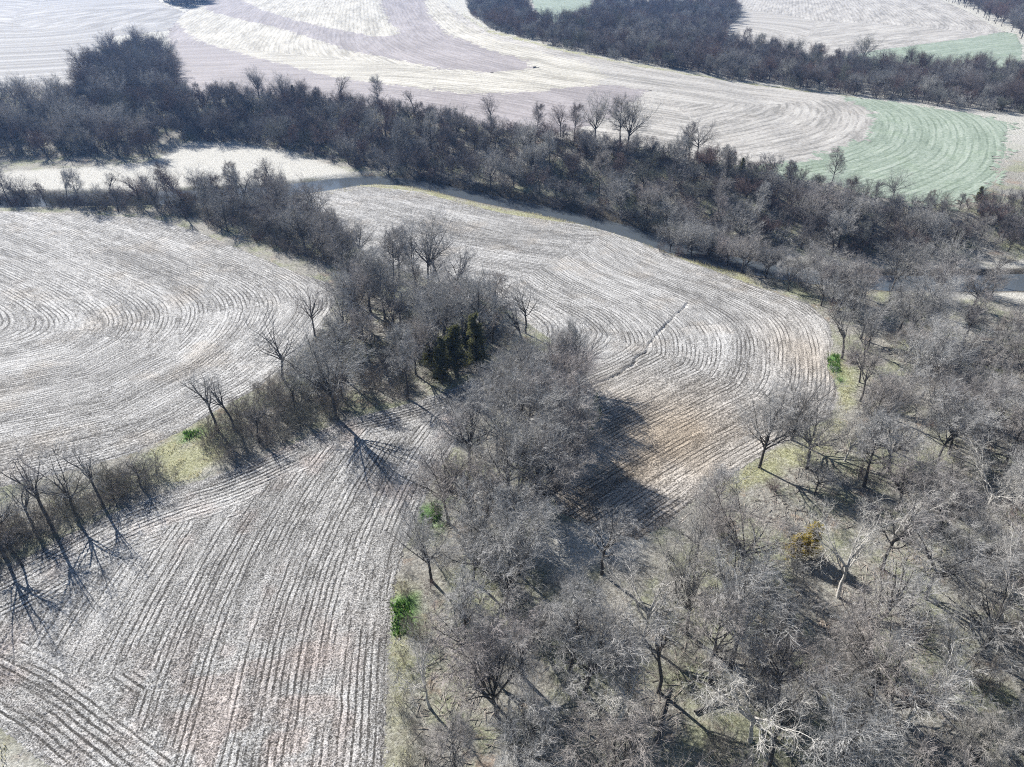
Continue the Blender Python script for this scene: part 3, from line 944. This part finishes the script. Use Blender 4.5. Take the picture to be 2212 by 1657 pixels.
def in_view(x, y, z, h, m=0):
    a, b, w = project(x, y, z)
    c, d, _ = project(x, y, z + h)
    pad = 0.35 * h * F / w
    return -pad - m < a < 2212 + pad + m and d < 1657 + m and b > 0


r = np.random.default_rng(99)
TREES = []     # x, y, z, height, form, zone, turn
for px, py, h, k, zn in PROM:
    p = at(px, py)
    TREES.append([p[0], p[1], 0, h, form_of(k), zn, r.random() * 6.28])
OPEN = np.array([[*at(px, py), rad] for px, py, rad in ((1738, 1200, 6.5), (1690, 1140, 5), (1742, 1270, 4.5), (1745, 1330, 3.5), (1400, 1270, 6), (1000, 1560, 3), (1420, 1610, 4), (1560, 1640, 4), (2150, 1490, 4), (1230, 1560, 3), (2120, 1060, 4), (1700, 1180, 3), (1692, 1150, 5), (1655, 1120, 4.5), (862, 1345, 6), (880, 1400, 4), (930, 1120, 4), (925, 1160, 4), (1000, 830, 6), (1040, 850, 5), (960, 850, 5))])
fixed = np.array([[q[0], q[1]] for q in TREES])
for zn, (poly, gap, (h0, h1), fk) in ZONES.items():
    pts = scatter(trace(poly), gap, r)
    for p in pts:
        if ((fixed - p) ** 2).sum(1).min() < (0.62 * gap) ** 2:
            continue
        if (((OPEN[:, :2] - p) ** 2).sum(1) < OPEN[:, 2] ** 2).any():
            continue
        k = fk[r.integers(len(fk))]
        if zn == 'R' and r.random() < 0.11:
            k = 'P%d' % r.integers(2)
        h = h0 + (h1 - h0) * r.random() ** 0.8
        if zn == 'B':
            brow = np.interp(p[0], BROW[:, 0], BROW[:, 1])
            east = smooth((p[0] - 40) / 60)
            h *= 0.45 + 0.55 * smooth((brow - p[1] - 2) / (14 + 10 * east))
        TREES.append([p[0], p[1], 0, h, form_of(k), zn, r.random() * 6.28])
tz = terrain(np.array([q[0] for q in TREES]), np.array([q[1] for q in TREES]))
for q, zz in zip(TREES, tz):
    q[2] = float(zz)
OUTER = [q for q in TREES if not in_view(q[0], q[1], q[2], q[3]) and in_view(q[0], q[1], q[2], q[3], 450)]
TREES = [q for q in TREES if in_view(q[0], q[1], q[2], q[3])]
TREES.sort(key=lambda q: -q[3] / project(q[0], q[1], q[2])[2])

# ------------------------------------------------------------------ labels
ORD = ['zeroth', 'first', 'second', 'third', 'fourth', 'fifth', 'sixth', 'seventh', 'eighth', 'ninth', 'tenth', 'eleventh', 'twelfth', 'thirteenth', 'fourteenth', 'fifteenth', 'sixteenth', 'seventeenth', 'eighteenth', 'nineteenth', 'twentieth']


def ordinal(n):
    if n <= 20:
        return ORD[n]
    tens = {2: 'twent', 3: 'thirt', 4: 'fort', 5: 'fift', 6: 'sixt', 7: 'sevent', 8: 'eight', 9: 'ninet'}[n // 10]
    return tens + 'ieth' if n % 10 == 0 else tens + 'y-' + ORD[n % 10]


PLACE = {'L': 'left edge fence-row', 'M': 'thicket left of grove', 'N': 'fence-row below the thicket', 'E': 'grass edge of near field', 'G': 'grove between fields', 'R': 'near right wood', 'V': 'left river bank strip', 'Q': 'river bend clump', 'S': 'open flood-plain beyond near wood', 'B': 'bluff above river',
         'W': 'far left wood', 'T': 'far belt', 'U': 'far corner wood', 'K': 'far clump'}


def label_rows(items, band):
    """items: (zone, px, py, index) -> index: (row from the bottom, rank from the left)"""
    out = {}
    for zn in {i[0] for i in items}:
        sub = [i for i in items if i[0] == zn]
        y0 = max(i[2] for i in sub)
        rows = {}
        for i in sub:
            rows.setdefault(int((y0 - i[2]) // band.get(zn, 60)), []).append(i)
        for n, key in enumerate(sorted(rows)):
            for m, i in enumerate(sorted(rows[key], key=lambda q: q[1])):
                out[i[3]] = (n + 1, m + 1, len(rows))
    return out


def make_tree(q, name, label, cat, group):
    f = q[4]
    e = bpy.data.objects.new(name, None)
    e.empty_display_size = 0.5
    COL.objects.link(e)
    e.location = (q[0], q[1], q[2])
    s = q[3] / f.H
    wd = s * q[7] if len(q) > 7 else s
    e.scale = (wd, wd, s)
    e.rotation_euler = (0, 0, q[6])
    tag(e, None, label, cat, group)
    names = [('stems' if cat == 'shrub' else 'trunk', f.tmesh), ('crown', f.cmesh)]
    if hasattr(f, 'lmesh'):
        names.append(('limbs', f.lmesh))
    for nm, me in names:
        o = bpy.data.objects.new(nm, me)
        o.parent = e
        COL.objects.link(o)
    return e


N_IND = 298
ind, mass = TREES[:N_IND], TREES[N_IND:] + OUTER
items = [(q[5], *project(q[0], q[1], q[2])[:2], i) for i, q in enumerate(ind)]
rk = label_rows(items, {'R': 62, 'G': 60, 'M': 50, 'L': 50, 'V': 30, 'B': 30, 'Q': 30})
for i, q in enumerate(ind):
    row, col, nr = rk[i]
    pale = q[4] in PALE
    nm = 'pale_bark_tree' if pale else 'bare_tree'
    what = ('' if pale else 'grey ') + q[4].word + ' bare tree'
    pos = f'{ordinal(col)} from left, ' + ('lowest row' if row == 1 else f'{ordinal(row)} row up')
    lab = f'{what}, {PLACE[q[5]]}, {pos}'
    make_tree(q, nm, lab, 'tree', 'bare trees of ' + {'L': 'the left fence-row', 'M': 'the thicket', 'N': 'the thicket', 'G': 'the grove', 'R': 'the near wood', 'V': 'the river bank', 'Q': 'the river bend'}.get(q[5], 'the bluff'))

# ------------------------------------------------------------------ masses past the three hundred


def instancer(name, forms, pts, mats, label):
    """one object of points that carry far trees"""
    coll = bpy.data.collections.new(name + '_forms')
    for k, f in enumerate(forms):
        V, Fs, mi = f.joined
        o = bpy.data.objects.new('%s_form_%02d' % (name, k), mesh(name, V, Fs, mats, False, mi))
        coll.objects.link(o)
    me = bpy.data.meshes.new(name)
    me.vertices.add(len(pts))
    me.vertices.foreach_set('co', np.array([[q[0], q[1], q[2]] for q in pts], np.float32).ravel())
    a = me.attributes.new('pick', 'INT', 'POINT')
    a.data.foreach_set('value', np.array([forms.index(q[4]) for q in pts], np.int32))
    fattr(me, 'turn', [q[6] for q in pts])
    fattr(me, 'size', [q[3] / q[4].H for q in pts])
    o = link_mesh(name, me, kind='stuff', label=label)
    ng = bpy.data.node_groups.new(name, 'GeometryNodeTree')
    ng.interface.new_socket('Geometry', in_out='INPUT', socket_type='NodeSocketGeometry')
    ng.interface.new_socket('Geometry', in_out='OUTPUT', socket_type='NodeSocketGeometry')
    N = ng.nodes
    gi, go = N.new('NodeGroupInput'), N.new('NodeGroupOutput')
    ci = N.new('GeometryNodeCollectionInfo')
    ci.inputs['Collection'].default_value = coll
    ci.inputs['Separate Children'].default_value = True
    ci.inputs['Reset Children'].default_value = True
    io = N.new('GeometryNodeInstanceOnPoints')
    io.inputs['Pick Instance'].default_value = True

    def na(nm, ty):
        n = N.new('GeometryNodeInputNamedAttribute')
        n.data_type = ty
        n.inputs['Name'].default_value = nm
        return n.outputs['Attribute']
    cx_ = N.new('ShaderNodeCombineXYZ')
    ng.links.new(na('turn', 'FLOAT'), cx_.inputs[2])
    ng.links.new(gi.outputs[0], io.inputs['Points'])
    ng.links.new(ci.outputs[0], io.inputs['Instance'])
    ng.links.new(na('pick', 'INT'), io.inputs['Instance Index'])
    ng.links.new(cx_.outputs[0], io.inputs['Rotation'])
    ng.links.new(na('size', 'FLOAT'), io.inputs['Scale'])
    ng.links.new(io.outputs[0], go.inputs[0])
    md = o.modifiers.new('scatter', 'NODES')
    md.node_group = ng
    return o


ALLF = FORMS + SNAG + PALE
instancer('far_woods', ALLF, mass, [M_TRUNK, M_FARTWIG], 'distant bare woods on the bluff and round the upper fields')

# ------------------------------------------------------------------ shrubs
SH_Z = {
    'L': (ZONES['L'][0], 1.9, (2.4, 4.6)),
    'M': (ZONES['M'][0], 4.0, (2.2, 4.6)),
    'N': (ZONES['N'][0], 2.2, (2.0, 4.2)),
    'G': (ZONES['G'][0], 5.0, (2.0, 4.0)),
    'E': ([(858, 1250), (900, 1180), (935, 1090), (955, 1100), (920, 1190), (895, 1290), (905, 1420), (905, 1780), (852, 1780), (862, 1500), (858, 1390), (872, 1380), (880, 1290)], 3.2, (1.2, 2.8)),
    'R': (ZONES['R'][0], 6.5, (1.6, 3.6)),
    'V': (ZONES['V'][0], 2.3, (2.5, 4.8)),
    'Q': (ZONES['Q'][0], 4.0, (2.0, 4.0)),
    'B': (ZONES['B'][0], 3.6, (2.5, 6.0)),
    'W': (ZONES['W'][0], 4.6, (3.0, 6.0)),
    'T': (ZONES['T'][0], 4.6, (3.0, 7.0)),
}
SH = []
for zn, (poly, gap, (h0, h1)) in SH_Z.items():
    for p in scatter(trace(poly), gap, r, 7):
        if zn in 'MVN' and vnoise(p[0], p[1], 9) < (0.3 if zn == 'M' else 0.16):
            continue
        f = SHRUBS[r.integers(3)]
        SH.append([p[0], p[1], 0, h0 + (h1 - h0) * r.random(), f, zn, r.random() * 6.28])
sz = terrain(np.array([q[0] for q in SH]), np.array([q[1] for q in SH]))
for q, zz in zip(SH, sz):
    q[2] = float(zz)
SH_OUT = [q for q in SH if not in_view(q[0], q[1], q[2], q[3]) and in_view(q[0], q[1], q[2], q[3], 450)]
SH = [q for q in SH if in_view(q[0], q[1], q[2], q[3])]
WT = {'E': 0.8, 'L': 0.4, 'M': 0.7, 'N': 0.45, 'V': 0.8, 'R': 1.6, 'G': 1.4}
SH.sort(key=lambda q: -q[3] / project(q[0], q[1], q[2])[2] / WT.get(q[5], 1.3))
N_SH = 260
items = [(q[5], *project(q[0], q[1], q[2])[:2], i) for i, q in enumerate(SH[:N_SH])]
rk = label_rows(items, {'L': 30, 'M': 34, 'G': 60, 'R': 70, 'V': 18})
for i, q in enumerate(SH[:N_SH]):
    row, col, nr = rk[i]
    lab = f'{q[4].word} leafless shrub, {PLACE[q[5]]}, {ordinal(col)} from left, ' + ('lowest row' if row == 1 else f'{ordinal(row)} row up')
    make_tree(q, 'shrub', lab, 'shrub', 'leafless shrubs under the trees')
instancer('undergrowth', SHRUBS, SH[N_SH:] + SH_OUT, [M_TRUNK, M_FARTWIG], 'leafless brush under the bare trees')

# ------------------------------------------------------------------ evergreens
CED = [(1030, 800, 12.5, 0, 'tallest dark green cedar at the back of the cedar clump beside the grove'), (985, 815, 11, 1, 'broad dark cedar in the middle of the clump above the field corner'),
       (955, 830, 10, 0, 'dark olive cedar at the left end of the clump above the field corner'), (930, 800, 7.0, 1, 'small olive cedar half hidden among bare trees left of the clump'),
       (1010, 770, 8.0, 0, 'slim olive-tipped cedar behind the dark cedar clump'), (900, 770, 6.5, 1, 'low olive cedar in the thicket above the lone straight tree'),
       (635, 214, 6.0, 1, 'small dark cedar on the brow beside the mauve strip'), (1950, 152, 7.5, 1, 'dark cedar standing at the edge of the far belt'), (405, 222, 5, 1, 'little dark cedar at the corner of the far left wood'),
       (1600, 380, 5.5, 0, 'small dark cedar on the brow beside the green crop'), (1570, 372, 5.0, 1, 'low cedar on the brow below the pale field'), (180, 270, 7, 1, 'dark cedar inside the far left wood'), (2110, 440, 5, 1, 'small cedar by the lower right corner of the green crop')]
for px, py, h, k, lab in CED:
    p = at(px, py)
    make_tree([p[0], p[1], float(terrain(p[:1], p[1:2])[0]), h, CEDARS[k], 'C', r.random() * 6.28], 'cedar_tree', lab, 'tree', 'dark evergreen cedars')
g = cedar_form(55, 6.0, 1.5, 5000)
form_meshes(g, 'trunk', 'crown', M_TRUNK, M_GOLD, M_TRUNK)
for px, py, h, lab in ((1738, 1200, 5.6, 'golden yellow evergreen standing alone among grey trees of the near wood'), (1708, 1206, 4.2, 'small yellow-green evergreen beside the golden one in the near wood')):
    p = at(px, py)
    make_tree([p[0], p[1], float(terrain(p[:1], p[1:2])[0]), h, g, 'C', 1.0, 1.25], 'golden_evergreen', lab, 'tree', 'golden evergreens')

# ------------------------------------------------------------------ grass and weeds


def blades(name, pts, z, hgt, wid, mat, label, seed, lean=0.5):
    r = np.random.default_rng(seed)
    n = len(pts)
    a = r.random(n) * 6.28
    h = hgt * r.uniform(0.5, 1.3, n)
    d = np.stack([np.cos(a), np.sin(a)], 1)
    c = np.c_[pts, z]
    e = np.c_[-d[:, 1], d[:, 0], np.zeros(n)] * (wid * r.uniform(0.6, 1.3, n))[:, None]
    tip = c + np.c_[d * (h * lean * r.random(n))[:, None], h]
    V = np.stack([c - e, c + e, tip], 1).reshape(-1, 3)
    return link_mesh(name, mesh(name, V, np.arange(3 * n).reshape(-1, 3), [mat]), kind='stuff', label=label)


M_STRAW = leafy('dry_grass', (0.32, 0.30, 0.16), (0.62, 0.58, 0.40))


def spread(polys, per_m2, seed, clump=2.0, thr=0.4):
    r = np.random.default_rng(seed)
    out = []
    for P in polys:
        lo, hi = P.min(0), P.max(0)
        n = min(int((hi - lo).prod() * per_m2), 60000)
        c = r.random((n, 2)) * (hi - lo) + lo
        out.append(c[inside(c[:, 0], c[:, 1], P) & (vnoise(c[:, 0], c[:, 1], clump) > thr)])
    return np.concatenate(out)


pts = spread([YEL[0], YEL[1], YEL[3], YEL[4], STRAW[2], STRAW[3], STRAW[4]], 7, 5)
blades('dry_grass', pts, terrain(pts[:, 0], pts[:, 1]), 0.5, 0.05, M_STRAW, 'pale dry grass on the field margins', 6)
pts = spread(GRN, 30, 8, 1.2, 0.3)
blades('green_weeds', pts, terrain(pts[:, 0], pts[:, 1]), 0.55, 0.10, M_WEED, 'bright green weeds at the field edges', 9, 0.9)

M_STICK = bark('dead_wood', (0.30, 0.26, 0.22), (0.38, 0.35, 0.31), (0.26, 0.22, 0.18))
pts = spread([trace(ZONES[k][0]) for k in 'RGM'], 2.2, 12, 4.0, 0.35)
rs = np.random.default_rng(13)
n = len(pts)
an = rs.random(n) * 6.28
L = rs.uniform(0.4, 2.4, n) ** 1.2
z0 = terrain(pts[:, 0], pts[:, 1])
a = np.c_[pts, z0 + 0.04]
b = np.c_[pts + np.stack([np.cos(an), np.sin(an)], 1) * L[:, None], z0 + 0.06 + 0.25 * rs.random(n)]
V, Fs = cones(np.stack([a, b], 1), np.c_[rs.uniform(0.025, 0.07, n), np.zeros(n)], 3)
link_mesh('brushwood', mesh('brushwood', V, Fs, [M_STICK]), kind='stuff', label='fallen sticks and dead branches on the woodland floor')

# ------------------------------------------------------------------ fallen logs
LOGS = [(1420, 1610, 1.3, 7.0, 'fallen trunk lying across pale grass at the bottom of the near wood'), (1500, 1540, 0.4, 5.0, 'fallen limb between trunks above the bottom fallen trunk'),
        (1880, 1480, -0.5, 6.0, 'fallen grey trunk beside a leaning tree in the near wood'), (2030, 1620, 0.2, 5.5, 'fallen trunk near the lower right corner'), (1700, 1330, 1.9, 5.0, 'fallen pale limb below the golden evergreen')]
for k, (px, py, turn, L, lab) in enumerate(LOGS):
    rr = np.random.default_rng(300 + k)
    P = walk(rr, np.zeros((1, 3)), np.array([[1.0, 0, 0.0]]), np.array([L]), 9, 0.05, 0.0)
    P[:, :, 2] = 0.16
    R = (0.2 * (1 - 0.6 * np.linspace(0, 1, 9)))[None]
    B, RB = spawn(rr, P, R, 7, 0.35, 1.0, 50, 12, lambda t: 1.6 - 0.6 * t, 5, 0.15, 0.02, 0.5, 0.02)
    B[:, :, 2] = np.abs(B[:, :, 2])
    V, Fs = join([tubes(P, R, 8)])
    o = link_mesh('fallen_log', mesh('fallen_log', V, Fs, [M_TRUNK], True), label=lab, cat='log', group='fallen logs')
    V, Fs = join([tubes(B, RB, 4)])
    link_mesh('branches', mesh('branches', V, Fs, [M_TRUNK], True), parent=o)
    p = at(px, py)
    o.location = (p[0], p[1], float(terrain(p[:1], p[1:2])[0]))
    o.rotation_euler = (0, 0, turn)

# ------------------------------------------------------------------ air
HAZE = 0.00015
if HAZE:
    b0, b1 = np.array([-6500, -900, -6.0]), np.array([6500, 9500, 130.0])
    V = np.array([[b[i] for i, b in enumerate(((b0[0], b1[0])[k & 1], (b0[1], b1[1])[k >> 1 & 1], (b0[2], b1[2])[k >> 2 & 1]) for _ in (0,))] if False else [(b0[0], b1[0])[k & 1], (b0[1], b1[1])[k >> 1 & 1], (b0[2], b1[2])[k >> 2 & 1]] for k in range(8)])
    q = np.array([[0, 2, 3, 1], [4, 5, 7, 6], [0, 1, 5, 4], [2, 6, 7, 3], [0, 4, 6, 2], [1, 3, 7, 5]])
    hm = bpy.data.materials.new('haze')
    hm.use_nodes = True
    nt = hm.node_tree
    nt.nodes.clear()
    out = nt.nodes.new('ShaderNodeOutputMaterial')
    pv = nt.nodes.new('ShaderNodeVolumePrincipled')
    pv.inputs['Density'].default_value = HAZE
    pv.inputs['Color'].default_value = (0.25, 0.48, 1.0, 1)
    pv.inputs['Anisotropy'].default_value = 0.3
    nt.links.new(pv.outputs[0], out.inputs['Volume'])
    link_mesh('haze', mesh('haze', V, q, [hm]), kind='stuff', label='thin blue haze over the far fields')
print('TREES', len(TREES), 'SHRUBS', len(SH), 'TRIS', sum(len(m.polygons) * 2 for m in bpy.data.meshes))
